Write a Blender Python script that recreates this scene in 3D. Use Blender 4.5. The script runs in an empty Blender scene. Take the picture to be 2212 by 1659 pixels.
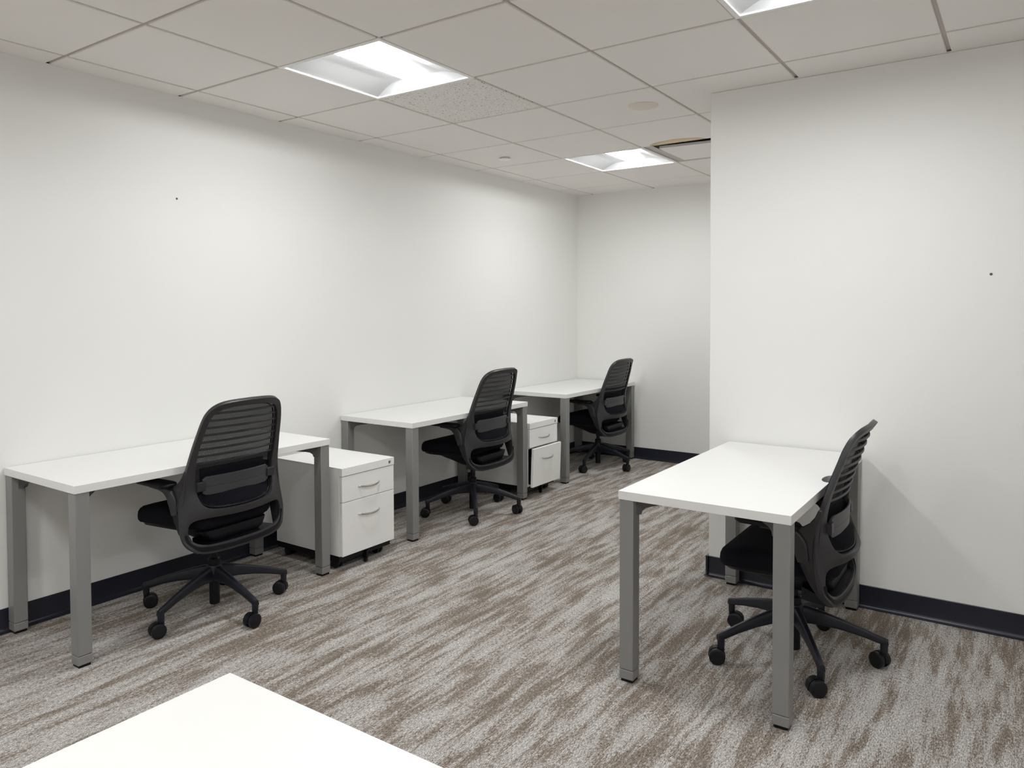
import bpy, bmesh, math, random
from mathutils import Vector, Matrix
random.seed(7)
S = bpy.context.scene
COL = S.collection

# ------------------------------------------------------------------ measures (metres)
T = 0.6096                      # ceiling grid pitch
H = 2.4092                      # ceiling height
D0, E0 = 0.1647, 1.0559         # grid origin
YB = 6.3067                     # back wall
XR, YR = 2.1926, 3.7587         # outer corner of the projecting block
X1, Y0 = 5.4, -3.9              # unseen far sides of the room
DH = 0.6914                     # desk height
DT = 0.031                      # desktop thickness

# ------------------------------------------------------------------ camera
F, CX, CY = 1618.7, 1098.05, 718.1
cam_d = bpy.data.cameras.new('camera')
cam = bpy.data.objects.new('camera', cam_d)
COL.objects.link(cam)
S.camera = cam
cam_d.sensor_fit = 'HORIZONTAL'
cam_d.sensor_width = 36.0
cam_d.lens = 36.0 * F / 2212.0
cam_d.shift_x = (1106 - CX) / 2212.0
cam_d.shift_y = (CY - 829.5) / 2212.0
cam_d.clip_start = 0.02
rx, ry, rz = -0.0295, -0.0034, 0.6061
fwd = Vector((-math.sin(rz) * math.cos(rx), math.cos(rz) * math.cos(rx), math.sin(rx)))
right = Vector((math.cos(rz), math.sin(rz), 0))
up = right.cross(fwd)
r2 = math.cos(ry) * right + math.sin(ry) * up
u2 = -math.sin(ry) * right + math.cos(ry) * up
m = Matrix((r2, u2, -fwd)).transposed().to_4x4()
m.translation = Vector((3.4973, 0.1117, 1.3389))
cam.matrix_world = m

# ------------------------------------------------------------------ world, exposure
w = bpy.data.worlds.new('world')
S.world = w
w.use_nodes = True
w.node_tree.nodes['Background'].inputs[0].default_value = (0.9, 0.95, 1, 1)
w.node_tree.nodes['Background'].inputs[1].default_value = 0.3
S.view_settings.view_transform = 'Standard'
S.view_settings.look = 'None'
S.view_settings.gamma = 1
S.view_settings.use_curve_mapping = False
S.view_settings.exposure = 1.19
S.cycles.use_denoising = True
S.cycles.max_bounces = 14
S.cycles.diffuse_bounces = 8
S.cycles.sample_clamp_indirect = 6
LAMP = 31.0                     # emission strength of the lenses

# ------------------------------------------------------------------ materials
def srgb(r, g, b):
    f = lambda c: (c / 255 / 12.92) if c / 255 <= 0.04045 else ((c / 255 + 0.055) / 1.055) ** 2.4
    return (f(r), f(g), f(b), 1)

def mat(name, col, rough=0.5, metal=0.0, spec=0.5, bump=None, coat=0.0):
    mt = bpy.data.materials.new(name)
    mt.use_nodes = True
    nt = mt.node_tree
    b = nt.nodes['Principled BSDF']
    b.inputs['Base Color'].default_value = col
    b.inputs['Roughness'].default_value = rough
    b.inputs['Metallic'].default_value = metal
    b.inputs['Specular IOR Level'].default_value = spec
    b.inputs['Coat Weight'].default_value = coat
    tc = nt.nodes.new('ShaderNodeTexCoord')
    n = nt.nodes.new('ShaderNodeTexNoise')
    n.inputs['Scale'].default_value = bump[0] if bump else 60
    n.inputs['Detail'].default_value = 4
    nt.links.new(tc.outputs['Object'], n.inputs['Vector'])
    bp = nt.nodes.new('ShaderNodeBump')
    bp.inputs['Strength'].default_value = bump[1] if bump else 0.03
    bp.inputs['Distance'].default_value = bump[2] if bump else 0.0005
    nt.links.new(n.outputs['Fac'], bp.inputs['Height'])
    nt.links.new(bp.outputs['Normal'], b.inputs['Normal'])
    return mt

M_wall = mat('wall_paint', (0.83, 0.83, 0.812, 1), 0.55, bump=(220, 0.08, 0.0006), spec=0.35)
M_lam = mat('white_laminate', (0.79, 0.79, 0.782, 1), 0.38, spec=0.4)
M_cab = mat('white_cabinet_laminate', (0.88, 0.88, 0.868, 1), 0.4, spec=0.4)
M_cabside = mat('white_cabinet_side', (0.87, 0.87, 0.855, 1), 0.42)
M_leg = mat('grey_powder_coat', (0.245, 0.246, 0.240, 1), 0.36, 0.1, bump=(900, 0.05, 0.0002))
M_legdark = mat('dark_grey_bracket', (0.09, 0.09, 0.092, 1), 0.45, 0.2)
M_base = mat('charcoal_vinyl_base', (0.014, 0.0155, 0.026, 1), 0.33, spec=0.45)
M_plastic = mat('charcoal_plastic', (0.024, 0.023, 0.026, 1), 0.42, spec=0.5, bump=(700, 0.06, 0.0002))
M_black = mat('black_plastic', (0.004, 0.004, 0.007, 1), 0.42, spec=0.28)
M_base_arm = mat('blue_black_plastic', (0.009, 0.010, 0.017, 1), 0.42, spec=0.4, bump=(700, 0.05, 0.0002))
M_rim = mat('caster_tread', (0.007, 0.007, 0.010, 1), 0.4, spec=0.35)
M_seat = mat('black_knit_fabric', (0.006, 0.006, 0.010, 1), 0.95, spec=0.15, bump=(900, 0.5, 0.001))
M_lumb = mat('grey_plastic_pad', (0.045, 0.045, 0.050, 1), 0.4, spec=0.5)
M_chrome = mat('satin_chrome', (0.72, 0.71, 0.69, 1), 0.18, 1.0)
M_lock = mat('nickel_lock', (0.42, 0.40, 0.36, 1), 0.3, 1.0)
M_tile = mat('ceiling_tile', (0.83, 0.80, 0.775, 1), 0.9, spec=0.1, bump=(300, 0.15, 0.0008))
M_tee = mat('ceiling_tee', (0.50, 0.45, 0.43, 1), 0.6)
M_pan = mat('satin_reflector', (0.42, 0.425, 0.43, 1), 0.5, spec=0.3)
M_plen = mat('plenum_dark', (0.03, 0.03, 0.03, 1), 0.9)
M_duct = mat('galvanised_duct', (0.45, 0.45, 0.44, 1), 0.5, 0.2)
M_plate = mat('beige_cover', (0.74, 0.68, 0.59, 1), 0.6)
M_disc = mat('white_cover', (0.86, 0.85, 0.83, 1), 0.5)
M_hole = mat('wall_hole_dark', (0.14, 0.10, 0.11, 1), 0.7)

def emis(name, col, s):
    mt = bpy.data.materials.new(name)
    mt.use_nodes = True
    nt = mt.node_tree
    nt.nodes.remove(nt.nodes['Principled BSDF'])
    e = nt.nodes.new('ShaderNodeEmission')
    e.inputs[0].default_value = col
    e.inputs[1].default_value = s
    nt.links.new(e.outputs[0], nt.nodes['Material Output'].inputs[0])
    return mt
M_lens = emis('lit_lens', (0.985, 1.0, 0.995, 1), LAMP)

def N(nt, t, **kw):
    n = nt.nodes.new(t)
    for k, v in kw.items():
        if k.startswith('i_'):
            n.inputs[k[2:].replace('_', ' ')].default_value = v
        else:
            setattr(n, k, v)
    return n

def ramp(nt, stops, fac):
    r = nt.nodes.new('ShaderNodeValToRGB')
    el = r.color_ramp.elements
    while len(el) < len(stops):
        el.new(0.5)
    for e, (p, c) in zip(el, stops):
        e.position = p
        e.color = c
    nt.links.new(fac, r.inputs[0])
    return r.outputs[0]

def mixc(nt, f, a, b, blend='MIX'):
    n = nt.nodes.new('ShaderNodeMix')
    n.data_type = 'RGBA'
    n.blend_type = blend
    for s, v in ((0, f), (6, a), (7, b)):
        if hasattr(v, 'is_linked') or isinstance(v, bpy.types.NodeSocket):
            nt.links.new(v, n.inputs[s])
        else:
            n.inputs[s].default_value = v
    return n.outputs[2]

def math_(nt, op, a, b=0.0, c=0.0):
    n = nt.nodes.new('ShaderNodeMath')
    n.operation = op
    for i, v in enumerate((a, b, c)):
        if isinstance(v, bpy.types.NodeSocket):
            nt.links.new(v, n.inputs[i])
        else:
            n.inputs[i].default_value = v
    return n.outputs[0]

def carpet_material():
    mt = bpy.data.materials.new('streaked_carpet')
    mt.use_nodes = True
    nt = mt.node_tree
    L = nt.links
    b = nt.nodes['Principled BSDF']
    b.inputs['Roughness'].default_value = 1.0
    b.inputs['Specular IOR Level'].default_value = 0.1
    tc = N(nt, 'ShaderNodeTexCoord')
    sx = N(nt, 'ShaderNodeSeparateXYZ')
    L.new(tc.outputs['Object'], sx.inputs[0])
    X, Y = sx.outputs[0], sx.outputs[1]
    # carpet tiles of half a metre: each tile shifts its pattern
    tx = math_(nt, 'FLOOR', math_(nt, 'DIVIDE', X, 0.5))
    ty = math_(nt, 'FLOOR', math_(nt, 'DIVIDE', Y, 0.5))
    wn = N(nt, 'ShaderNodeTexWhiteNoise', noise_dimensions='2D')
    cc = N(nt, 'ShaderNodeCombineXYZ')
    L.new(tx, cc.inputs[0]); L.new(ty, cc.inputs[1])
    L.new(cc.outputs[0], wn.inputs['Vector'])
    def vec(sxx, syy, off):
        c = N(nt, 'ShaderNodeCombineXYZ')
        L.new(math_(nt, 'MULTIPLY', X, sxx), c.inputs[0])
        L.new(math_(nt, 'MULTIPLY', Y, syy), c.inputs[1])
        c.inputs[2].default_value = off
        return c
    def noise(v, det, rough=0.6, dist=0.0):
        n = N(nt, 'ShaderNodeTexNoise')
        n.inputs['Scale'].default_value = 1
        n.inputs['Detail'].default_value = det
        n.inputs['Roughness'].default_value = rough
        n.inputs['Distortion'].default_value = dist
        L.new(v.outputs[0], n.inputs['Vector'])
        return n.outputs['Fac']
    n1 = noise(vec(22, 3.2, 1.3), 7, 0.62, 0.35)      # streak patches
    n2 = noise(vec(80, 6.0, 7.7), 4, 0.6)             # thin streaks
    n3 = noise(vec(3.0, 1.6, 3.1), 2, 0.5)            # broad tone
    nf = noise(vec(240, 75, 0.0), 3, 0.8)            # yarn
    ng = noise(vec(380, 300, 4.0), 1, 0.5)
    s = math_(nt, 'ADD', math_(nt, 'MULTIPLY', n1, 0.62), math_(nt, 'MULTIPLY', n2, 0.26))
    s = math_(nt, 'ADD', s, math_(nt, 'MULTIPLY', n3, 0.16))
    s = math_(nt, 'ADD', s, math_(nt, 'MULTIPLY', math_(nt, 'SUBTRACT', wn.outputs['Value'], 0.5), 0.022))
    s = math_(nt, 'ADD', s, math_(nt, 'MULTIPLY', math_(nt, 'SUBTRACT', nf, 0.5), 0.34))
    colr = ramp(nt, [(0.42, srgb(126, 116, 106)), (0.49, srgb(145, 136, 127)), (0.54, srgb(173, 168, 164)), (0.64, srgb(190, 187, 184))], s)
    yarn = ramp(nt, [(0.36, (0.24, 0.235, 0.24, 1)), (0.5, (0.90, 0.90, 0.90, 1)), (0.64, (1.66, 1.64, 1.64, 1))],
                math_(nt, 'ADD', math_(nt, 'MULTIPLY', nf, 0.55), math_(nt, 'MULTIPLY', ng, 0.45)))
    out = mixc(nt, 1.0, colr, yarn, 'MULTIPLY')
    L.new(out, b.inputs['Base Color'])
    bp = N(nt, 'ShaderNodeBump')
    bp.inputs['Strength'].default_value = 0.6
    bp.inputs['Distance'].default_value = 0.003
    L.new(nf, bp.inputs['Height'])
    L.new(bp.outputs[0], b.inputs['Normal'])
    return mt
M_carpet = carpet_material()

def fissured_material():
    mt = mat('fissured_tile', (0.6, 0.59, 0.58, 1), 0.9, spec=0.1)
    nt = mt.node_tree
    b = nt.nodes['Principled BSDF']
    tc = N(nt, 'ShaderNodeTexCoord')
    mp = N(nt, 'ShaderNodeMapping')
    mp.inputs['Scale'].default_value = (70, 34, 60)
    nt.links.new(tc.outputs['Object'], mp.inputs[0])
    v = N(nt, 'ShaderNodeTexVoronoi')
    v.inputs['Scale'].default_value = 1
    nt.links.new(mp.outputs[0], v.inputs['Vector'])
    c = ramp(nt, [(0.0, (0.22, 0.20, 0.19, 1)), (0.14, (0.30, 0.28, 0.26, 1)), (0.22, (0.86, 0.84, 0.81, 1))], v.outputs['Distance'])
    n = N(nt, 'ShaderNodeTexNoise')
    n.inputs['Scale'].default_value = 160
    nt.links.new(tc.outputs['Object'], n.inputs['Vector'])
    c2 = ramp(nt, [(0.35, (0.82, 0.82, 0.82, 1)), (0.6, (1, 1, 1, 1))], n.outputs['Fac'])
    nt.links.new(mixc(nt, 1.0, c, c2, 'MULTIPLY'), b.inputs['Base Color'])
    return mt
M_fiss = fissured_material()

def stained_material(cx, cy, ra, rb):
    mt = mat('water_stained_tile', (0.6, 0.6, 0.6, 1), 0.9, spec=0.1)
    nt = mt.node_tree
    b = nt.nodes['Principled BSDF']
    tc = N(nt, 'ShaderNodeTexCoord')
    sx = N(nt, 'ShaderNodeSeparateXYZ')
    nt.links.new(tc.outputs['Object'], sx.inputs[0])
    n = N(nt, 'ShaderNodeTexNoise')
    n.inputs['Scale'].default_value = 7
    nt.links.new(tc.outputs['Object'], n.inputs['Vector'])
    dx = math_(nt, 'DIVIDE', math_(nt, 'SUBTRACT', sx.outputs[0], cx), ra)
    dy = math_(nt, 'DIVIDE', math_(nt, 'SUBTRACT', sx.outputs[1], cy), rb)
    d = math_(nt, 'SQRT', math_(nt, 'ADD', math_(nt, 'MULTIPLY', dx, dx), math_(nt, 'MULTIPLY', dy, dy)))
    d = math_(nt, 'ADD', d, math_(nt, 'MULTIPLY', math_(nt, 'SUBTRACT', n.outputs['Fac'], 0.5), 0.25))
    t0 = (0.83, 0.80, 0.775, 1)
    c = ramp(nt, [(0.0, (0.74, 0.62, 0.46, 1)), (0.74, (0.72, 0.58, 0.41, 1)), (0.93, (0.60, 0.46, 0.30, 1)), (0.985, (0.64, 0.50, 0.34, 1)), (1.0, t0)], d)
    nt.links.new(c, b.inputs['Base Color'])
    return mt

def mesh_fabric():
    mt = bpy.data.materials.new('open_knit_mesh')
    mt.use_nodes = True
    nt = mt.node_tree
    b = nt.nodes['Principled BSDF']
    b.inputs['Base Color'].default_value = (0.006, 0.006, 0.009, 1)
    b.inputs['Roughness'].default_value = 0.85
    b.inputs['Specular IOR Level'].default_value = 0.25
    tc = N(nt, 'ShaderNodeTexCoord')
    wv = N(nt, 'ShaderNodeTexWave', wave_type='BANDS', bands_direction='DIAGONAL')
    wv.inputs['Scale'].default_value = 75
    nt.links.new(tc.outputs['Object'], wv.inputs['Vector'])
    tr = N(nt, 'ShaderNodeBsdfTransparent')
    mx = N(nt, 'ShaderNodeMixShader')
    f = math_(nt, 'MULTIPLY', wv.outputs['Fac'], 0.15)
    nt.links.new(f, mx.inputs[0])
    nt.links.new(b.outputs[0], mx.inputs[1])
    nt.links.new(tr.outputs[0], mx.inputs[2])
    nt.links.new(mx.outputs[0], nt.nodes['Material Output'].inputs[0])
    return mt
M_mesh = mesh_fabric()

# ------------------------------------------------------------------ helpers
def empty(name, loc, label, cat, group=None, rotz=0.0):
    o = bpy.data.objects.new(name, None)
    o.empty_display_size = 0.1
    o.location = loc
    o.rotation_euler = (0, 0, rotz)
    COL.objects.link(o)
    tag(o, label, cat, group)
    return o

def tag(o, label=None, cat=None, group=None, kind=None):
    if label: o['label'] = label
    if cat: o['category'] = cat
    if group: o['group'] = group
    if kind: o['kind'] = kind
    return o

def obj(name, bm, m_, parent=None, smooth=False, bevel=0.0, seg=2, recalc=True, angle=35):
    if recalc:
        bmesh.ops.recalc_face_normals(bm, faces=bm.faces)
    me = bpy.data.meshes.new(name)
    bm.to_mesh(me)
    bm.free()
    me.materials.append(m_)
    if smooth:
        for p_ in me.polygons:
            p_.use_smooth = True
        try:
            me.set_sharp_from_angle(angle=math.radians(angle))
        except Exception:
            pass
    o = bpy.data.objects.new(name, me)
    COL.objects.link(o)
    if parent: o.parent = parent
    if bevel:
        b = o.modifiers.new('bevel', 'BEVEL')
        b.width = bevel
        b.segments = seg
        b.limit_method = 'ANGLE'
        b.angle_limit = math.radians(40)
        b.harden_normals = False
        for p_ in me.polygons:
            p_.use_smooth = True
        try:
            me.set_sharp_from_angle(angle=math.radians(50))
        except Exception:
            pass
    return o

def box(bm, x0, x1, y0, y1, z0, z1):
    v = [bm.verts.new(c) for c in ((x0, y0, z0), (x1, y0, z0), (x1, y1, z0), (x0, y1, z0),
                                   (x0, y0, z1), (x1, y0, z1), (x1, y1, z1), (x0, y1, z1))]
    for f in ((3, 2, 1, 0), (4, 5, 6, 7), (0, 1, 5, 4), (1, 2, 6, 5), (2, 3, 7, 6), (3, 0, 4, 7)):
        bm.faces.new([v[i] for i in f])
    return v

def loft(bm, rings, cap=True, closed=False):
    R = [[bm.verts.new(p_) for p_ in r] for r in rings]
    n = len(R[0])
    pairs = list(zip(R, R[1:])) + ([(R[-1], R[0])] if closed else [])
    for a, b in pairs:
        for i in range(n):
            bm.faces.new((a[i], a[(i + 1) % n], b[(i + 1) % n], b[i]))
    if cap and not closed:
        bm.faces.new(R[0][::-1])
        bm.faces.new(R[-1])
    return R

def lathe(bm, prof, c=(0, 0, 0), axis='Z', n=24, cap=True):
    rings = []
    for r, h in prof:
        ring = []
        for i in range(n):
            a = 2 * math.pi * i / n
            p_ = (r * math.cos(a), r * math.sin(a), h)
            if axis == 'X': p_ = (p_[2], p_[0], p_[1])
            if axis == 'Y': p_ = (p_[0], p_[2], p_[1])
            ring.append((p_[0] + c[0], p_[1] + c[1], p_[2] + c[2]))
        rings.append(ring)
    loft(bm, rings, cap)

def catmull(pts, n=6, closed=False):
    pts = [tuple(p_) for p_ in pts]
    P = [pts[-1]] + pts + pts[:2] if closed else [pts[0]] + pts + [pts[-1]]
    out = []
    for i in range(1, len(P) - 2):
        for k in range(n):
            t = k / n
            out.append(tuple(0.5 * ((2 * b) + (-a + c) * t + (2 * a - 5 * b + 4 * c - d) * t * t + (-a + 3 * b - 3 * c + d) * t ** 3)
                             for a, b, c, d in zip(P[i - 1], P[i], P[i + 1], P[i + 2])))
    if not closed:
        out.append(pts[-1])
    return out

def sweep(bm, path, w_, h_, ref=(1, 0, 0), seg=10, closed=False, power=0.75):
    """rounded section of half sizes w_ (along ref) and h_ (across) carried along the path"""
    n = len(path)
    P = [Vector(p_) for p_ in path]
    rings = []
    for i in range(n):
        a = P[i - 1] if (i or closed) else P[i]
        b = P[(i + 1) % n] if (i < n - 1 or closed) else P[i]
        t = (b - a).normalized()
        r = Vector(ref)
        r = (r - t * r.dot(t)).normalized()
        s = t.cross(r)
        W = w_[i] if isinstance(w_, (list, tuple)) else w_
        Hh = h_[i] if isinstance(h_, (list, tuple)) else h_
        ring = []
        for k in range(seg):
            a_ = 2 * math.pi * (k + 0.5) / seg
            c_, s_ = math.cos(a_), math.sin(a_)
            c_ = math.copysign(abs(c_) ** power, c_)
            s_ = math.copysign(abs(s_) ** power, s_)
            ring.append(P[i] + r * (W * c_) + s * (Hh * s_))
        rings.append(ring)
    loft(bm, rings, True, closed)

def interp(tab, x):
    if x <= tab[0][0]: return tab[0][1]
    for (a, va), (b, vb) in zip(tab, tab[1:]):
        if x <= b:
            t = (x - a) / (b - a)
            return va + (vb - va) * t
    return tab[-1][1]

def sinterp(tab, x):
    """smooth cubic through a table"""
    if x <= tab[0][0]: return tab[0][1]
    if x >= tab[-1][0]: return tab[-1][1]
    for i in range(len(tab) - 1):
        if x <= tab[i + 1][0]:
            x0, y0 = tab[i]; x1, y1 = tab[i + 1]
            def sl(j):
                if j <= 0: return (tab[1][1] - tab[0][1]) / (tab[1][0] - tab[0][0])
                if j >= len(tab) - 1: return (tab[-1][1] - tab[-2][1]) / (tab[-1][0] - tab[-2][0])
                return (tab[j + 1][1] - tab[j - 1][1]) / (tab[j + 1][0] - tab[j - 1][0])
            h = x1 - x0
            t = (x - x0) / h
            m0, m1 = sl(i) * h, sl(i + 1) * h
            return (2 * t**3 - 3 * t**2 + 1) * y0 + (t**3 - 2 * t**2 + t) * m0 + (-2 * t**3 + 3 * t**2) * y1 + (t**3 - t**2) * m1

def structure(name, bm, m_, **kw):
    o = obj(name, bm, m_, **kw)
    o['kind'] = 'structure'
    return o

# ------------------------------------------------------------------ room shell
bm = bmesh.new(); box(bm, -0.2, X1 + 0.2, Y0 - 0.2, YB + 0.2, -0.08, 0); structure('floor', bm, M_carpet)
bm = bmesh.new(); box(bm, -0.12, 0, Y0 - 0.12, YB + 0.12, 0, H); structure('wall_left', bm, M_wall)
bm = bmesh.new(); box(bm, 0, XR + 0.12, YB, YB + 0.12, 0, H); structure('wall_back', bm, M_wall)
bm = bmesh.new(); box(bm, XR, X1 + 0.12, YR, YB, 0, H); structure('wall_front_of_block', bm, M_wall, bevel=0.004).name = 'wall_block'
bm = bmesh.new(); box(bm, X1, X1 + 0.12, Y0 - 0.12, YR, 0, H); structure('wall_right', bm, M_wall)
bm = bmesh.new(); box(bm, 0, X1, Y0 - 0.12, Y0, 0, H); structure('wall_rear', bm, M_wall)

def base_strip(name, p0_, p1_, nrm):
    """vinyl cove base: flat face with a small toe at the carpet"""
    p0_, p1_, nrm = Vector(p0_), Vector(p1_), Vector(nrm)
    prof = [(0.0, 0.0), (0.019, 0.0), (0.019, 0.0035), (0.0125, 0.0065), (0.0065, 0.011), (0.004, 0.020), (0.004, 0.099), (0.002, 0.101), (0, 0.101)]
    bm = bmesh.new()
    loft(bm, [[p_ + nrm * a + Vector((0, 0, b)) for a, b in prof] for p_ in (p0_, p1_)])
    structure(name, bm, M_base, smooth=True, angle=40)
base_strip('baseboard_left', (0, Y0, 0), (0, YB, 0), (1, 0, 0))
base_strip('baseboard_back', (0.0, YB, 0), (XR, YB, 0), (0, -1, 0))
base_strip('baseboard_block_front', (XR - 0.014, YR, 0), (X1, YR, 0), (0, -1, 0))
base_strip('baseboard_block_side', (XR, YR - 0.014, 0), (XR, YB, 0), (-1, 0, 0))
base_strip('baseboard_right', (X1, Y0, 0), (X1, YR, 0), (-1, 0, 0))
base_strip('baseboard_rear', (0, Y0, 0), (X1, Y0, 0), (0, 1, 0))

# ceiling: lay-in tiles hanging a little below the tees
LIGHTS = [(1, 2), (1, 6), (4, 2), (1, -2), (4, -2), (7, -2), (1, -6), (4, -6)]  # last three are unseen, added to brighten faces turned toward the camera
SPECIAL = {(1, 3), (2, 5), (2, 6)}
A = range(-1, 9)
B = range(-9, 9)
g = 0.0085
bm = bmesh.new()
def tile_box(bm, x0, x1, y0, y1):
    e = 0.0025
    lo = [(x0 + e, y0 + e, H), (x1 - e, y0 + e, H), (x1 - e, y1 - e, H), (x0 + e, y1 - e, H)]
    mid = [(x0, y0, H + e), (x1, y0, H + e), (x1, y1, H + e), (x0, y1, H + e)]
    hi = [(x0, y0, H + 0.018), (x1, y0, H + 0.018), (x1, y1, H + 0.018), (x0, y1, H + 0.018)]
    loft(bm, [lo, mid, hi])
for a in A:
    for b in B:
        if (a, b) in SPECIAL or (a, b) in LIGHTS: continue
        x0, x1 = D0 + a * T + g, D0 + (a + 1) * T - g
        y0, y1 = E0 + b * T + g, E0 + (b + 1) * T - g
        x0, y0 = max(x0, 0.002), max(y0, Y0 + 0.002)
        x1 = min(x1, X1 - 0.002)
        y1 = min(y1, YB - 0.002)
        if x1 - x0 < 0.02 or y1 - y0 < 0.02: continue
        if x0 > XR + 0.3 and y0 > YR + 0.3: continue
        tile_box(bm, x0, x1, y0, y1)
ceil = structure('ceiling', bm, M_tile, smooth=False)
bm = bmesh.new()
z0, z1 = H + 0.0085, H + 0.0095
for a in range(0, 9):
    x = D0 + a * T
    if x < X1: box(bm, x - 0.012, x + 0.012, Y0, YB, z0, z1)
for b in range(-8, 9):
    y = E0 + b * T
    if Y0 < y < YB:
        for a in range(-1, 9):
            box(bm, max(0, D0 + a * T + 0.012), min(X1, D0 + (a + 1) * T - 0.012), y - 0.012, y + 0.012, z0, z1)
box(bm, D0 + 2 * T + 0.012, D0 + 2 * T + 0.062, E0 + 6 * T + 0.012, E0 + 7 * T - 0.012, z0, z1)
obj('ceiling_grid', bm, M_tee, ceil)
bm = bmesh.new()
for args in ((0, 0.012, Y0, YB), (XR - 0.012, XR, YR, YB), (X1 - 0.012, X1, Y0, YR)):
    box(bm, *args, H - 0.0008, H + 0.0002)
for args in ((0.012, XR, YB - 0.012, YB), (XR - 0.012, X1, YR - 0.012, YR), (0.012, X1, Y0, Y0 + 0.012)):
    box(bm, *args, H - 0.0008, H + 0.0002)
obj('wall_angle', bm, M_tile, ceil)
bm = bmesh.new(); box(bm, -0.12, X1 + 0.12, Y0 - 0.12, YB + 0.12, H + 0.40, H + 0.45)
for q in ((-0.12, -0.06, Y0, YB), (X1 + .06, X1 + .12, Y0, YB), (-.12, X1 + .12, Y0 - .12, Y0 - .06), (-.12, X1 + .12, YB + .06, YB + .12)):
    box(bm, *q, H, H + 0.40)
obj('deck', bm, M_plen, ceil)

def loose_tile(name, a, b, m_, label):
    bm = bmesh.new()
    tile_box(bm, D0 + a * T + g, D0 + (a + 1) * T - g, E0 + b * T + g, E0 + (b + 1) * T - g)
    o = obj(name, bm, m_)
    tag(o, label, 'ceiling tile')
    return o
loose_tile('ceiling_tile', 1, 3, M_fiss, 'speckled fissured ceiling tile right beside the large lit ceiling light')
loose_tile('ceiling_tile', 2, 5, stained_material(1.645, 4.735, 0.20, 0.135), 'ceiling tile with a tan water stain along the dark open gap')
bm = bmesh.new()
box(bm, 0, 0.50, 0, 0.50, 0, 0.018)
o = obj('ceiling_tile', bm, M_tile, bevel=0.002)
o.location = (1.453, 4.842, H + 0.009)
o.rotation_euler = (0, 0, math.radians(5.5))
tag(o, 'shifted ceiling tile pushed back, leaving a dark gap to the plenum', 'ceiling tile')
bm = bmesh.new()
box(bm, 1.30, 1.52, 4.90, 5.30, H + 0.045, H + 0.30)
box(bm, 1.60, 1.70, 4.86, 5.6, H + 0.045, H + 0.16)
tag(obj('air_duct', bm, M_duct), 'grey metal duct above the dark gap in the ceiling', 'duct')

def ceiling_light(a, b, label, group=None):
    cx, cy = D0 + (a + 0.5) * T, E0 + (b + 0.5) * T
    t = empty('ceiling_light', (cx, cy, H), label, 'ceiling light', group)
    h = T / 2 - 0.012
    lw, ll, dz = 0.080, 0.236, 0.043        # half width / half length of the lens, depth of the pan
    # rim
    bm = bmesh.new()
    o_, i_ = T / 2 + 0.004, h - 0.004
    for x0, x1, y0, y1 in ((-o_, -i_, -o_, o_), (i_, o_, -o_, o_), (-i_, i_, -o_, -i_), (-i_, i_, i_, o_)):
        box(bm, x0, x1, y0, y1, -0.001, 0.006)
    obj('light_frame', bm, M_disc, t)
    # curved wings and sloping ends
    bm = bmesh.new()
    for s in (-1, 1):
        pr = []
        for k in range(13):
            f = k / 12
            x = s * (i_ - (i_ - lw) * f)
            z = 0.006 + dz * math.sin(min(1.0, f * 1.15) * math.pi / 2) * (1.0 if f < .9 else 1.0)
            ye = i_ - (i_ - ll) * f
            pr.append((x, z, ye))
        for (xa, za, ya), (xb, zb, yb) in zip(pr, pr[1:]):
            bm.faces.new([bm.verts.new(c) for c in ((xa, -ya, za), (xb, -yb, zb), (xb, yb, zb), (xa, ya, za))])
    for s in (-1, 1):
        prev = None
        for k in range(13):
            f = k / 12
            y = s * (i_ - (i_ - ll) * f)
            z = 0.006 + dz * math.sin(min(1.0, f * 1.15) * math.pi / 2)
            x = i_ - (i_ - lw) * f
            cur = (x, y, z)
            if prev:
                bm.faces.new([bm.verts.new(c) for c in ((-prev[0], prev[1], prev[2]), (prev[0], prev[1], prev[2]), (cur[0], cur[1], cur[2]), (-cur[0], cur[1], cur[2]))])
            prev = cur
    bmesh.ops.remove_doubles(bm, verts=bm.verts, dist=0.0003)
    pan = obj('reflector', bm, M_pan, t, smooth=True, angle=25)
    # lens: shallow trough of light between the wings
    bm = bmesh.new()
    n = 10
    row = []
    for k in range(n + 1):
        f = k / n
        x = -lw + 2 * lw * f
        z = 0.006 + dz - 0.022 * math.sin(f * math.pi)
        row.append((x, z))
    for (xa, za), (xb, zb) in zip(row, row[1:]):
        bm.faces.new([bm.verts.new(c) for c in ((xa, -ll, za), (xa, ll, za), (xb, ll, zb), (xb, -ll, zb))])
    for s in (-1, 1):
        bm.faces.new([bm.verts.new((x, s * ll, z)) for x, z in row])
    bmesh.ops.remove_doubles(bm, verts=bm.verts, dist=0.0003)
    for f in bm.faces:
        f.normal_update()
    obj('lens', bm, M_lens, t, recalc=True)
    bm = bmesh.new()
    box(bm, -h, h, -h, h, dz + 0.03, dz + 0.09)
    obj('housing', bm, M_duct, t)
    return t
LBL = ['square recessed ceiling light beside the speckled ceiling tile', 'recessed ceiling light at the back of the room, beside the stained tile',
       'recessed ceiling light cut off by the top edge of the picture']
for k, (a, b) in enumerate(LIGHTS):
    ceiling_light(a, b, LBL[k] if k < 3 else 'unseen recessed ceiling light behind the camera, of a set extended for fill light', None if k < 3 else 'ceiling lights behind the camera')

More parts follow.
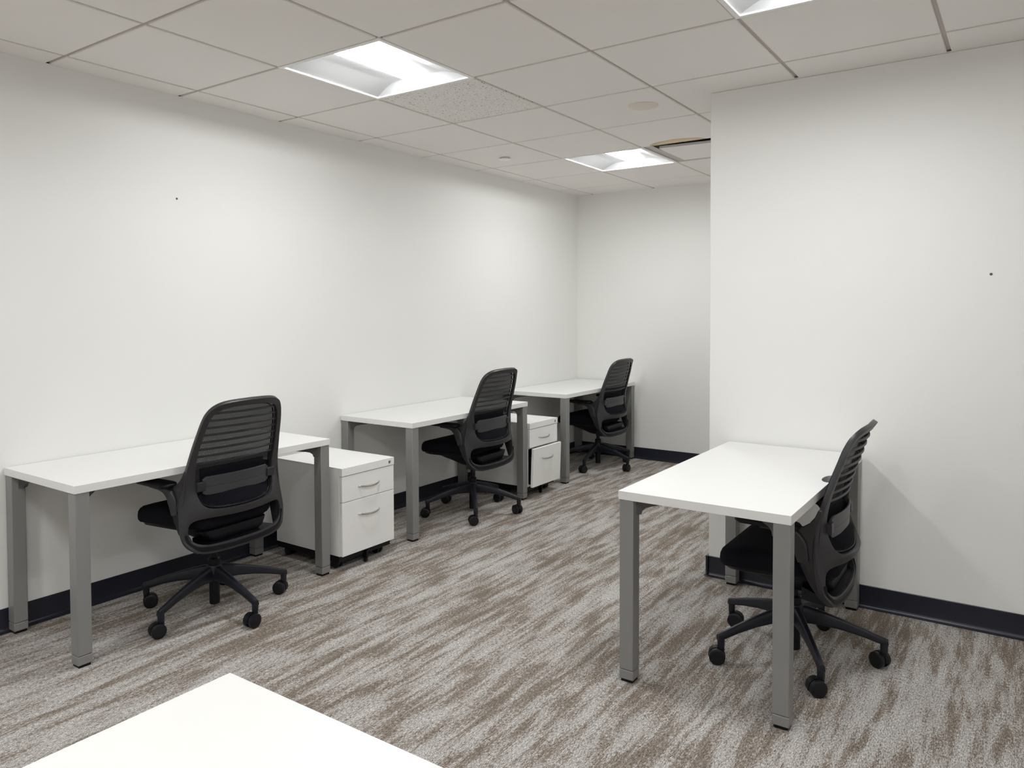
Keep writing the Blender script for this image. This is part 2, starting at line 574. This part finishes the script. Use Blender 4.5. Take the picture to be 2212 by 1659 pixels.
# round covers on the ceiling
bm = bmesh.new(); lathe(bm, [(0.078, 0.0), (0.078, -0.002), (0.074, -0.004), (0.0, -0.0045)][:3] + [(0.001, -0.0045)], (1.825, 3.775, H), n=48)
tag(obj('ceiling_cover_plate', bm, M_plate, smooth=True), 'round flat beige cover plate on the ceiling', 'cover plate')
bm = bmesh.new(); lathe(bm, [(0.026, 0.0), (0.026, -0.009), (0.042, -0.009), (0.043, -0.012), (0.038, -0.014), (0.001, -0.015)], (0.462, 4.452, H), n=40)
tag(obj('sprinkler_cover', bm, M_disc, smooth=True), 'small round white sprinkler cover on the ceiling near the left wall', 'sprinkler cover')

# screw left in each wall
def wall_anchor(loc, nrm, label):
    bm = bmesh.new()
    ax = 'X' if abs(nrm[0]) else 'Y'
    s = nrm[0] or nrm[1]
    lathe(bm, [(0.0055, 0.0), (0.005, 0.0015 * s), (0.0032, 0.0018 * s), (0.003, 0.0004 * s), (0.0005, 0.0004 * s)], loc, axis=ax, n=16)
    tag(obj('wall_anchor', bm, M_hole, smooth=True), label, 'wall anchor', None)
wall_anchor((0, 2.258, 1.901), (1, 0, 0), 'tiny dark wall anchor high on the left wall')
wall_anchor((3.372, YR, 1.480), (0, -1, 0), 'tiny dark wall anchor on the right wall')

# ------------------------------------------------------------------ desks
def desk(x0, x1, y0, y1, label, scallop=False):
    cx, cy = (x0 + x1) / 2, (y0 + y1) / 2
    t = empty('desk', (cx, cy, 0), label, 'desk', 'white desks with grey legs')
    hx, hy = (x1 - x0) / 2, (y1 - y0) / 2
    bm = bmesh.new()
    pts = [(-hx, -hy), (hx, -hy)]
    if scallop:
        c0 = 3.150 - cy
        for k in range(17):
            a = math.pi * k / 16
            pts.append((hx - 0.038 * math.sin(a) ** 0.8, c0 - 0.072 * math.cos(a)))
    pts += [(hx, hy), (-hx, hy)]
    loft(bm, [[(x, y, DH - DT) for x, y in pts], [(x, y, DH) for x, y in pts]])
    obj('desktop', bm, M_lam, t, bevel=0.0012)
    L = 0.054
    for sx in (-1, 1):
        for sy in (-1, 1):
            ax, ay = sx * (hx - 0.003 - L / 2), sy * (hy - 0.003 - L / 2)
            bm = bmesh.new()
            box(bm, ax - L / 2, ax + L / 2, ay - L / 2, ay + L / 2, 0.045, DH - DT)
            lg = obj('leg', bm, M_leg, t, bevel=0.003)
            bm = bmesh.new()
            box(bm, ax - L / 2, ax + L / 2, ay - L / 2, ay + L / 2, 0.010, 0.0438)
            obj('leg_cap', bm, M_leg, lg, bevel=0.003)
            bm = bmesh.new()
            box(bm, ax - L / 2 + .005, ax + L / 2 - .005, ay - L / 2 + .005, ay + L / 2 - .005, 0.0, 0.010)
            obj('foot_pad', bm, M_black, lg)
            # bracket running diagonally inwards under the top, with a rounded inner corner
            bm = bmesh.new()
            d = Vector((-sx, -sy, 0)).normalized()
            nrm = Vector((d.y, -d.x, 0))
            zt = DH - DT - 0.0005
            prof = [(0.0, 0.0), (0.24, 0.0), (0.24, -0.012), (0.20, -0.016), (0.075, -0.029), (0.055, -0.033), (0.043, -0.042), (0.039, -0.055), (0.0, -0.055)]
            o_ = Vector((ax, ay, zt))
            loft(bm, [[o_ + d * a + nrm * s + Vector((0, 0, b)) for a, b in prof] for s in (-0.019, 0.019)])
            obj('bracket', bm, M_legdark, t, bevel=0.002)
    # steel channels under the top
    bm = bmesh.new()
    for s in (-1, 1):
        box(bm, s * (hx - .2) - .02, s * (hx - .2) + .02, -hy + .2, hy - .2, DH - DT - .022, DH - DT - .0005)
    obj('under_rail', bm, M_legdark, t)
    return t
desk(0.004, 0.598, 1.463, 2.704, 'white desk against the left wall nearest the camera')
desk(0.004, 0.598, 3.323, 4.534, 'white desk against the left wall, middle one of three')
desk(0.004, 0.598, 5.072, YB - 0.016, 'white desk in the far corner of the room')
desk(2.298, 2.897, 2.531, YR - 0.016, 'white desk standing at the right wall with a notched long edge', True)
desk(2.330, 2.930, -0.305, 0.916, 'white desktop in the foreground cut off by the bottom of the picture')

# ------------------------------------------------------------------ mobile pedestals
def pedestal(yc, open_file, label, xf):
    """front faces +x; origin at the floor under the middle of the case"""
    xb = 0.115
    cx = (xf + xb) / 2
    t = empty('file_cabinet', (cx, yc, 0), label, 'file cabinet', 'white mobile file cabinets')
    hx, hy = (xf - xb) / 2, 0.190
    zb, zt = 0.078, 0.534
    fx = hx - 0.020                    # plane behind the drawer fronts
    bm = bmesh.new()
    box(bm, -hx + .004, fx - .003, -hy, -hy + .016, zb, zt - .001)
    box(bm, -hx + .004, fx - .003, hy - .016, hy, zb, zt - .001)
    box(bm, -hx + .004, -hx + .018, -hy + .016, hy - .016, zb, zt - .019)
    box(bm, -hx + .018, fx - .003, -hy + .016, hy - .016, zb, zb + .014)
    box(bm, -hx + .018, fx - .003, -hy + .016, hy - .016, .346, .356)
    obj('case', bm, M_cabside, t, bevel=0.001)
    # top with a deeper front lip
    bm = bmesh.new()
    pr = [(-hx, zt), (-hx, zt - .018), (fx - .001, zt - .018), (fx - .001, zt - .040), (hx, zt - .040), (hx, zt)]
    loft(bm, [[(x, y, z) for x, z in pr] for y in (-hy + .0165, hy - .0165)])
    top = obj('cabinet_top', bm, M_cab, t, bevel=0.0006)
    bm = bmesh.new()
    box(bm, -hx, fx - .002, -hy - .0005, hy + .0005, zt - .0008, zt + .0006)
    obj('top_skin', bm, M_cab, top)
    bm = bmesh.new()
    box(bm, fx - .001, hx + .0004, -hy - .0005, hy + .0005, zt - .040, zt + .0006)
    obj('front_lip', bm, M_cab, top, bevel=0.001)
    bm = bmesh.new()
    lathe(bm, [(0.0085, -0.002), (0.0085, 0.002), (0.0070, 0.0028), (0.0055, 0.0015), (0.0005, 0.0015)], (hx, hy - .036, zt - .021), axis='X', n=24)
    box(bm, hx + .001, hx + .0032, hy - .0372, hy - .0348, zt - .0265, zt - .0155)
    obj('lock', bm, M_lock, top, smooth=True)
    def drawer(z0, z1, dx=0.0, tilt=0.0):
        bm = bmesh.new()
        box(bm, 0, .018, -hy + .001, hy - .001, 0, z1 - z0)
        d = obj('drawer', bm, M_cab, t, bevel=0.0012)
        d.location = (fx + dx, 0, z0)
        d.rotation_euler = (0, -tilt, 0)
        hb = bmesh.new()
        hz = 0.066 if z1 - z0 < .2 else 0.198
        pts = [(.016, -.074, hz), (.022, -.072, hz - .001), (.030, -.055, hz - .004), (.037, -.028, hz - .006), (.0395, 0, hz - .0065),
               (.037, .028, hz - .006), (.030, .055, hz - .004), (.022, .072, hz - .001), (.016, .074, hz)]
        path = catmull(pts, 4)
        nn = len(path)
        ww = [0.0042 + 0.0026 * math.sin(math.pi * i / (nn - 1)) for i in range(nn)]
        sweep(hb, path, 0.0034, ww, ref=(1, 0, 0), seg=10, power=1)
        obj('handle', hb, M_chrome, d, smooth=True)
        bb = bmesh.new()
        dep = 0.40
        box(bb, -dep, -.002, -hy + .026, -hy + .032, .012, (z1 - z0) * .75)
        box(bb, -dep, -.002, hy - .032, hy - .026, .012, (z1 - z0) * .75)
        box(bb, -dep, -.002, -hy + .032, hy - .032, .012, .018)
        box(bb, -.008, -.002, -hy + .026, hy - .026, .012, (z1 - z0) * .9)
        obj('drawer_box', bb, M_black, d)
        return d
    drawer(.3585, .4915)
    if open_file:
        drawer(.080, .3555, 0.024, math.radians(-2.2))
    else:
        drawer(.080, .3555)
    # base plate and casters
    bm = bmesh.new()
    box(bm, -hx + .01, fx - .012, -hy + .004, hy - .004, .046, .0775)
    obj('base_plate', bm, M_black, t)
    spots = [(-hx + .07, -hy + .045), (-hx + .07, hy - .045), (fx - .06, -hy + .045), (fx - .06, hy - .045)]
    for (px_, py_) in spots:
        bm = bmesh.new()
        lathe(bm, [(0.009, .040), (0.009, .048)], (px_, py_, 0), n=12)
        box(bm, px_ - .022, px_ + .012, py_ - .004, py_ + .004, .018, .050)
        c = obj('caster', bm, M_black, t, bevel=.002)
        for s in (-1, 1):
            bm = bmesh.new()
            lathe(bm, [(.016, -.008), (.0235, -.007), (.025, -.004), (.025, .004), (.0235, .007), (.016, .008)], (px_ - .01, py_ + s * .0135, .025), axis='Y', n=24)
            obj('wheel', bm, M_rim, c, smooth=True)
    bm = bmesh.new()
    box(bm, fx - .03, fx + .002, -.006, .006, .020, .064)
    lathe(bm, [(.009, -.009), (.011, -.006), (.011, .006), (.009, .009)], (fx - .012, 0, .0115), axis='Y', n=16)
    obj('anti_tip_wheel', bm, M_black, t, bevel=.001)
    return t
pedestal(2.934, False, 'white two drawer file cabinet beside the nearest desk, both drawers shut', 0.640)
pedestal(4.735, True, 'white two drawer file cabinet farther back, bottom drawer slightly open', 0.607)

# ------------------------------------------------------------------ office chair
# local frame: u = sideways (local x), b = backwards (local +y), z up; the chair faces local -y
BE = [(.297, .174), (.33, .170), (.37, .152), (.45, .137), (.52, .129), (.62, .138), (.72, .164), (.82, .197), (.90, .224), (.945, .252)]
GG = [(.297, .014), (.34, .020), (.38, .034), (.43, .060), (.48, .088), (.52, .082), (.57, .048), (.62, .028), (.70, .020), (.90, .020), (.945, .020)]
WW = [(.297, .23), (.34, .244), (.41, .262), (.52, .252), (.62, .239), (.72, .227), (.82, .211), (.90, .200), (.945, .200)]
def surf(u, z, off=0.0):
    w_ = interp(WW, z)
    b = sinterp(BE, z) + sinterp(GG, z) * (1 - (u / w_) ** 2)
    return Vector((u, b + off, z))

OUT = [(0, .297), (.10, .299), (.168, .304), (.214, .318), (.244, .342), (.260, .375), (.264, .41), (.263, .46), (.258, .51), (.250, .56),
       (.241, .615), (.227, .72), (.211, .82), (.202, .862), (.190, .894), (.168, .921), (.132, .937), (.08, .943), (0, .945)]
UP = [(0, .480), (.06, .481), (.115, .484), (.154, .492), (.180, .512), (.191, .545), (.195, .60), (.198, .66), (.199, .72), (.192, .78), (.183, .83),
      (.173, .868), (.152, .899), (.115, .915), (.06, .921), (0, .922)]
LOW = [(0, .334), (.12, .335), (.175, .340), (.212, .354), (.232, .380), (.236, .410), (.227, .436), (.203, .450), (.14, .455), (0, .455)]
def closed_half(half):
    pts = catmull(half, 4)
    pts = [(max(0.0, a), b) for a, b in pts]
    pts[0] = (0.0, pts[0][1]); pts[-1] = (0.0, pts[-1][1])
    return pts + [(-a, b) for a, b in pts[-2:0:-1]]

def sheet(loops, step=0.014):
    """flat outline with holes, filled, sliced into small cells and bent on the back's surface"""
    bm = bmesh.new()
    edges = []
    for lp in loops:
        vs = [bm.verts.new((u, 0, z)) for u, z in lp]
        for i in range(len(vs)):
            edges.append(bm.edges.new((vs[i], vs[(i + 1) % len(vs)])))
    bmesh.ops.triangle_fill(bm, use_beauty=True, use_dissolve=False, edges=edges, normal=(0, 1, 0))
    us = [v.co.x for v in bm.verts]; zs = [v.co.z for v in bm.verts]
    for ax, lo, hi in ((0, min(us), max(us)), (2, min(zs), max(zs))):
        k = math.ceil(lo / step) * step + 0.0003
        while k < hi:
            n = (1, 0, 0) if ax == 0 else (0, 0, 1)
            c = (k, 0, 0) if ax == 0 else (0, 0, k)
            bmesh.ops.bisect_plane(bm, geom=bm.verts[:] + bm.edges[:] + bm.faces[:], plane_co=c, plane_no=n, dist=1e-6)
            k += step
    bmesh.ops.remove_doubles(bm, verts=bm.verts, dist=0.00015)
    return bm

def bend(bm, off=0.0, clamp=False):
    for v in bm.verts:
        v.co = surf(v.co.x, v.co.z, off)

def solid(o, th, bev=0.003):
    s = o.modifiers.new('solidify', 'SOLIDIFY')
    s.thickness = th
    s.offset = 0
    b = o.modifiers.new('bevel', 'BEVEL')
    b.width = bev
    b.segments = 2
    b.limit_method = 'ANGLE'
    b.angle_limit = math.radians(55)

def round_outline(hx0, hx1, y0, y1, r, n=8):
    """rounded quad, half width hx0 at y0 and hx1 at y1"""
    pts = []
    cs = [(hx0 - r, y0 + r, -90, 0), (hx1 - r, y1 - r, 0, 90), (-hx1 + r, y1 - r, 90, 180), (-hx0 + r, y0 + r, 180, 270)]
    for cx, cy, a0, a1 in cs:
        for k in range(n + 1):
            a = math.radians(a0 + (a1 - a0) * k / n)
            pts.append((cx + r * math.cos(a), cy + r * math.sin(a)))
    return pts

def make_chair(loc, yaw, dz, base_rot, label, slide):
    t = empty('office_chair', (loc[0], loc[1], 0), label, 'chair', 'black mesh back office chairs', rotz=yaw)
    # ---- five arm base
    bm = bmesh.new()
    lathe(bm, [(.026, .128), (.036, .135), (.038, .150), (.036, .190), (.030, .201), (.024, .203)], n=28)
    hub = obj('base_hub', bm, M_base_arm, t, smooth=True)
    RC = .312
    for k in range(5):
        a = base_rot + k * 2 * math.pi / 5
        rot = Matrix.Rotation(a, 4, 'Z')
        bm = bmesh.new()
        rings = []
        for r_, zc, hw, hh in ((.020, .163, .026, .034), (.045, .164, .0225, .033), (.10, .158, .0185, .026), (.17, .144, .016, .0205), (.24, .126, .0145, .0165), (.290, .110, .0140, .0145), (.312, .104, .0135, .014), (.327, .100, .011, .012)):
            ring = []
            for q in range(12):
                th = 2 * math.pi * (q + .5) / 12
                c_, s_ = math.cos(th), math.sin(th)
                wq = hw * (1.0 if s_ < 0 else .72)
                ring.append((r_, wq * math.copysign(abs(c_) ** .55, c_), zc + hh * math.copysign(abs(s_) ** .55, s_)))
            rings.append(ring)
        loft(bm, rings)
        lathe(bm, [(.0115, .058), (.0135, .066), (.0140, .100)], (RC + .001, 0, 0), n=14)
        bm.transform(rot)
        obj('base_arm', bm, M_base_arm, t, smooth=True, angle=50)
        # caster: hooded twin wheels, trailing a little
        sw = a + (0.9 if k % 2 else -0.7) + k * .6
        cm = Matrix.Translation((RC * math.cos(a), RC * math.sin(a), 0)) @ Matrix.Rotation(sw, 4, 'Z')
        bm = bmesh.new()
        lathe(bm, [(.0125, .050), (.0125, .068)], n=14)
        pr = []
        for q in range(13):
            th = math.radians(-10 + 200 * q / 12)
            pr.append((-.016 + .0315 * math.cos(th), .030 + .0315 * math.sin(th)))
        loft(bm, [[(x, y, z) for x, z in pr] for y in (-.0065, .0065)])
        bm.transform(cm)
        c = obj('caster', bm, M_black, t, smooth=True, angle=40)
        for s in (-1, 1):
            bm = bmesh.new()
            lathe(bm, [(.004, s * .009), (.020, s * .009), (.0265, s * .0085), (.030, s * .0065), (.030, -s * .0065), (.027, -s * .0085)], (-.016, s * .0165, .030), axis='Y', n=28)
            bm.transform(cm)
            obj('wheel', bm, M_rim, c, smooth=True, angle=30)
    # ---- column
    bm = bmesh.new()
    lathe(bm, [(.021, .024), (.0225, .026), (.0225, .130)], n=24)
    gc = obj('gas_column', bm, M_black, t, smooth=True)
    bm = bmesh.new()
    lathe(bm, [(.026, .200), (.0265, .206), (.0255, .228), (.022, .232)], n=24)
    obj('collar', bm, M_black, gc, smooth=True)
    bm = bmesh.new()
    lathe(bm, [(.0140, .230), (.0140, .315 + dz)], n=20)
    obj('piston', bm, M_black, gc, smooth=True)
    # everything above rides up and down with the column
    Z = Matrix.Translation((0, 0, dz))
    def add(name, bm, m_, parent=None, **kw):
        bm.transform(Z)
        return obj(name, bm, m_, parent or t, **kw)
    # ---- mechanism under the seat and link to the back
    bm = bmesh.new()
    lays = [(.034, .050, -.035, .070, .293, .015), (.055, .085, -.060, .120, .302, .02), (.085, .120, -.105, .150, .325, .03), (.120, .145, -.155, .165, .350, .03), (.155, .160, -.190, .165, .372, .03), (.165, .165, -.200, .165, .388, .03)]
    loft(bm, [[(x, y, z) for x, y in round_outline(a, b_, y0, y1, r)] for a, b_, y0, y1, z, r in lays])
    add('tilt_mechanism', bm, M_black, smooth=True, angle=50)
    bm = bmesh.new()
    rings = []
    for f, hw in ((0.0, .150), (.25, .168), (.5, .185), (.75, .200), (1.0, .214)):
        ring = []
        nn = 14
        for side in (0, 1):
            for k in range(nn + 1):
                u = hw * (-1 + 2 * k / nn) * (1 if side == 0 else -1)
                bb = surf(u, .330).y - .004
                y = .06 + (bb - .06) * f
                zt_ = .346 - .011 * f
                zb_ = .300 + .014 * f
                ring.append((u, y, zb_ if side == 0 else zt_))
        rings.append(ring)
    loft(bm, rings)
    add('back_link', bm, M_black, smooth=True, angle=50)
    # ---- seat
    def seat_layers(lays, droop):
        rings = []
        for sc, z in lays:
            ring = []
            for x, y in round_outline(.242, .215, -.232, .195, .085, 10):
                x, y = x * sc, (y + .02) * sc - .02
                f = max(0.0, (-y - .08) / .15)
                s_ = max(0.0, abs(x) / .24 - .55)
                ring.append((x, y - slide, z - droop * f * f + .012 * s_ * (1 if z > .43 else .3)))
            rings.append(ring)
        return rings
    bm = bmesh.new()
    loft(bm, seat_layers([(.90, .398), (.965, .403), (.995, .415), (1.0, .430), (.992, .446), (.965, .459), (.92, .467), (.80, .472), (.5, .471), (.15, .470)], .020))
    add('seat', bm, M_seat, smooth=True, angle=70)
    bm = bmesh.new()
    loft(bm, seat_layers([(.62, .372), (.80, .376), (.90, .386), (.93, .400)], .014))
    add('seat_pan', bm, M_black, smooth=True, angle=60)
    # ---- lever under the right side of the seat
    bm = bmesh.new()
    sweep(bm, catmull([(-.10, .02, .365), (-.17, .02, .363), (-.215, .015, .362), (-.235, .01, .364)], 4), .010, .005, ref=(0, 1, 0))
    add('lever', bm, M_black, smooth=True)
    # ---- back frame
    bm = sheet([closed_half(OUT), closed_half(UP), closed_half(LOW)])
    bend(bm)
    fr = add('back_frame', bm, M_plastic, smooth=True, angle=80)
    solid(fr, .017, .0035)
    # raised lip round the upper opening
    bm = bmesh.new()
    lip = [surf(u * 1.015, z, -.013) for u, z in closed_half([(a * .965, b + (.006 if b < .6 else -.006)) for a, b in UP])]
    sweep(bm, lip, .0035, .0028, ref=(0, 1, 0), seg=8, closed=True, power=1)
    add('inner_rim', bm, M_black, fr, smooth=True)
    # dark recess in the bottom rail
    bm = bmesh.new()
    rail = [(-.250, .396), (-.246, .368), (-.228, .345), (-.190, .327), (-.11, .3175), (0, .3155), (.11, .3175), (.190, .327), (.228, .345), (.246, .368), (.250, .396)]
    path = [surf(u, z, .0085) for u, z in catmull(rail, 4)]
    sweep(bm, path, .0100, .0020, ref=(0, 0, 1), seg=10)
    for v in bm.verts:
        pass
    add('rail_inlay', bm, M_black, fr, smooth=True)
    # ---- slats
    for i in range(8):
        z = .893 - .0302 * i
        hw = interp([(.66, .193), (.71, .197), (.775, .192), (.835, .183), (.87, .173), (.895, .158)], z)
        path = []
        for k in range(21):
            f = -1 + 2 * k / 20
            p_ = surf(hw * f, z, -.003 + .014 * (1 - f * f))
            path.append(p_)
        bm = bmesh.new()
        sweep(bm, path, .0050, .0040, ref=(0, 0, 1), seg=8, power=.7)
        add('slat', bm, M_plastic, fr, smooth=True)
    # ---- knit mesh stretched in front of the slats
    bm = sheet([closed_half([(a * 1.04, b + (-.006 if b < .6 else .004)) for a, b in UP])], .02)
    for v in bm.verts:
        u, z = v.co.x, v.co.z
        v.co = surf(u, z, -.016 + .004 * (1 - (u / .2) ** 2))
    
    add('mesh_panel', bm, M_mesh, fr, smooth=True, angle=80)
    # ---- firm lower cushion behind the lumbar pad
    bm = bmesh.new()
    rings = []
    for z, off, th in ((.500, -.010, .008), (.52, -.008, .016), (.56, -.006, .020), (.60, -.006, .020), (.635, -.010, .014), (.655, -.014, .006)):
        ring = []
        hw = .165
        for k in range(17):
            f = -1 + 2 * k / 16
            p_ = surf(hw * f, z, off + .006 * (1 - f * f) - .006)
            ring.append(p_)
        for k in range(16, -1, -1):
            f = -1 + 2 * k / 16
            p_ = surf(hw * f, z, off - th * (1 - f ** 4) - .008)
            ring.append(p_)
        rings.append(ring)
    loft(bm, rings)
    add('back_cushion', bm, M_seat, fr, smooth=True, angle=60)
    # ---- lumbar pad with a clip at each end
    bm = bmesh.new()
    rings = []
    n = 24
    for k in range(n + 1):
        f = -1 + 2 * k / n
        u = .168 * f
        e = max(0.0, (abs(f) - .90) / .10)
        hh = .040 - .010 * (1 - math.sqrt(max(0.0, 1 - e * e)))
        th = .0045
        c_ = Vector((u, .160 + .022 * (1 - (u / .168) ** 2), .583))
        s_ = Vector((0, .05, 1)).normalized()
        nn = Vector((0, 1, 0))
        ring = []
        for a, b_ in ((-1, -.6), (-1, .4), (-.94, 1), (-.1, 1), (-.08, .75), (-.05, .75), (-.03, 1), (.94, 1), (1, .4), (1, -.6), (.94, -1), (-.94, -1)):
            ring.append(c_ + s_ * (hh * a) + nn * (th * b_))
        rings.append(ring)
    loft(bm, rings)
    lp = add('lumbar_pad', bm, M_lumb, smooth=True, angle=30)
    for s in (-1, 1):
        bm = bmesh.new()
        rings = []
        for u in (.160, .170, .180, .190, .199):
            c_ = Vector((s * u, .164, .585))
            ring = []
            for a, b_ in ((-.019, -.010), (-.019, .006), (-.016, .008), (.016, .008), (.019, .006), (.019, -.010)):
                ring.append(c_ + Vector((0, b_, a)))
            rings.append(ring)
        loft(bm, rings)
        add('clip', bm, M_plastic, lp, smooth=True, angle=30)
    # ---- arm supports with pads
    for s in (-1, 1):
        bm = bmesh.new()
        pts = [(.249, .088, .47), (.250, .078, .515), (.251, .062, .550), (.252, .036, .572), (.252, -.005, .580), (.252, -.060, .581)]
        path = catmull([(s * a, b_, c_) for a, b_, c_ in pts], 4)
        nn = len(path)
        hw = [interp([(0, .020), (.25, .028), (.5, .022), (.75, .013), (1, .010)], i / (nn - 1)) for i in range(nn)]
        tw = [interp([(0, .008), (.4, .010), (.6, .014), (.85, .020), (1, .018)], i / (nn - 1)) for i in range(nn)]
        sweep(bm, path, tw, hw, ref=(1, 0, 0), seg=14, power=.65)
        am = add('armrest', bm, M_plastic, smooth=True, angle=60)
        # side plate that ties the back frame, the arm and the mechanism together
        prof = [(.180, .312), (.160, .312), (.136, .345), (.108, .395), (.084, .445), (.062, .50), (.051, .545), (.050, .580), (.066, .587), (.086, .594), (.106, .608),
                (.123, .630), (.134, .657), (.148, .657), (.146, .60), (.142, .50), (.152, .42), (.165, .37)]
        bm = bmesh.new()
        us = [(.312, .212), (.35, .240), (.41, .254), (.50, .252), (.56, .250), (.60, .244), (.66, .236)]
        loft(bm, [[(s * (interp(us, z) - d), b_, z) for b_, z in prof] for d in (.012, 0.0)])
        add('side_plate', bm, M_plastic, fr, bevel=.003)
        bm = bmesh.new()
        rings = []
        for sc, z in ((.72, .582), (.93, .584), (1.0, .590), (1.0, .597), (.96, .602), (.86, .6045), (.4, .605)):
            rings.append([(s * .256 + x * sc, -.036 + y * sc, z) for x, y in round_outline(.031, .039, -.116, .116, .030, 8)])
        loft(bm, rings)
        add('arm_pad', bm, M_black, am, smooth=True, angle=60)
    return t

# local +y is the chair's back; world back direction is +x, so turn by -90 degrees
Q = -math.pi / 2
def ch(cx, cy, yaw, dz, rot_world_deg, label, slide):
    yz = Q + math.radians(yaw)
    make_chair((cx, cy), yz, dz, math.radians(rot_world_deg) - yz, label, slide)
ch(.499, 2.104, 2.6, .022, 69, 'black office chair at the nearest left wall desk, in front of the closed cabinet', .020)
ch(.477, 4.046, 1.3, .019, 23, 'black office chair at the middle left wall desk, before the open cabinet', .050)
ch(.474, 5.822, -0.1, -.016, 61, 'black office chair at the desk in the far corner', .060)
ch(2.769, 3.104, 0.3, -.022, 12, 'black office chair seen side on at the right wall desk', .005)
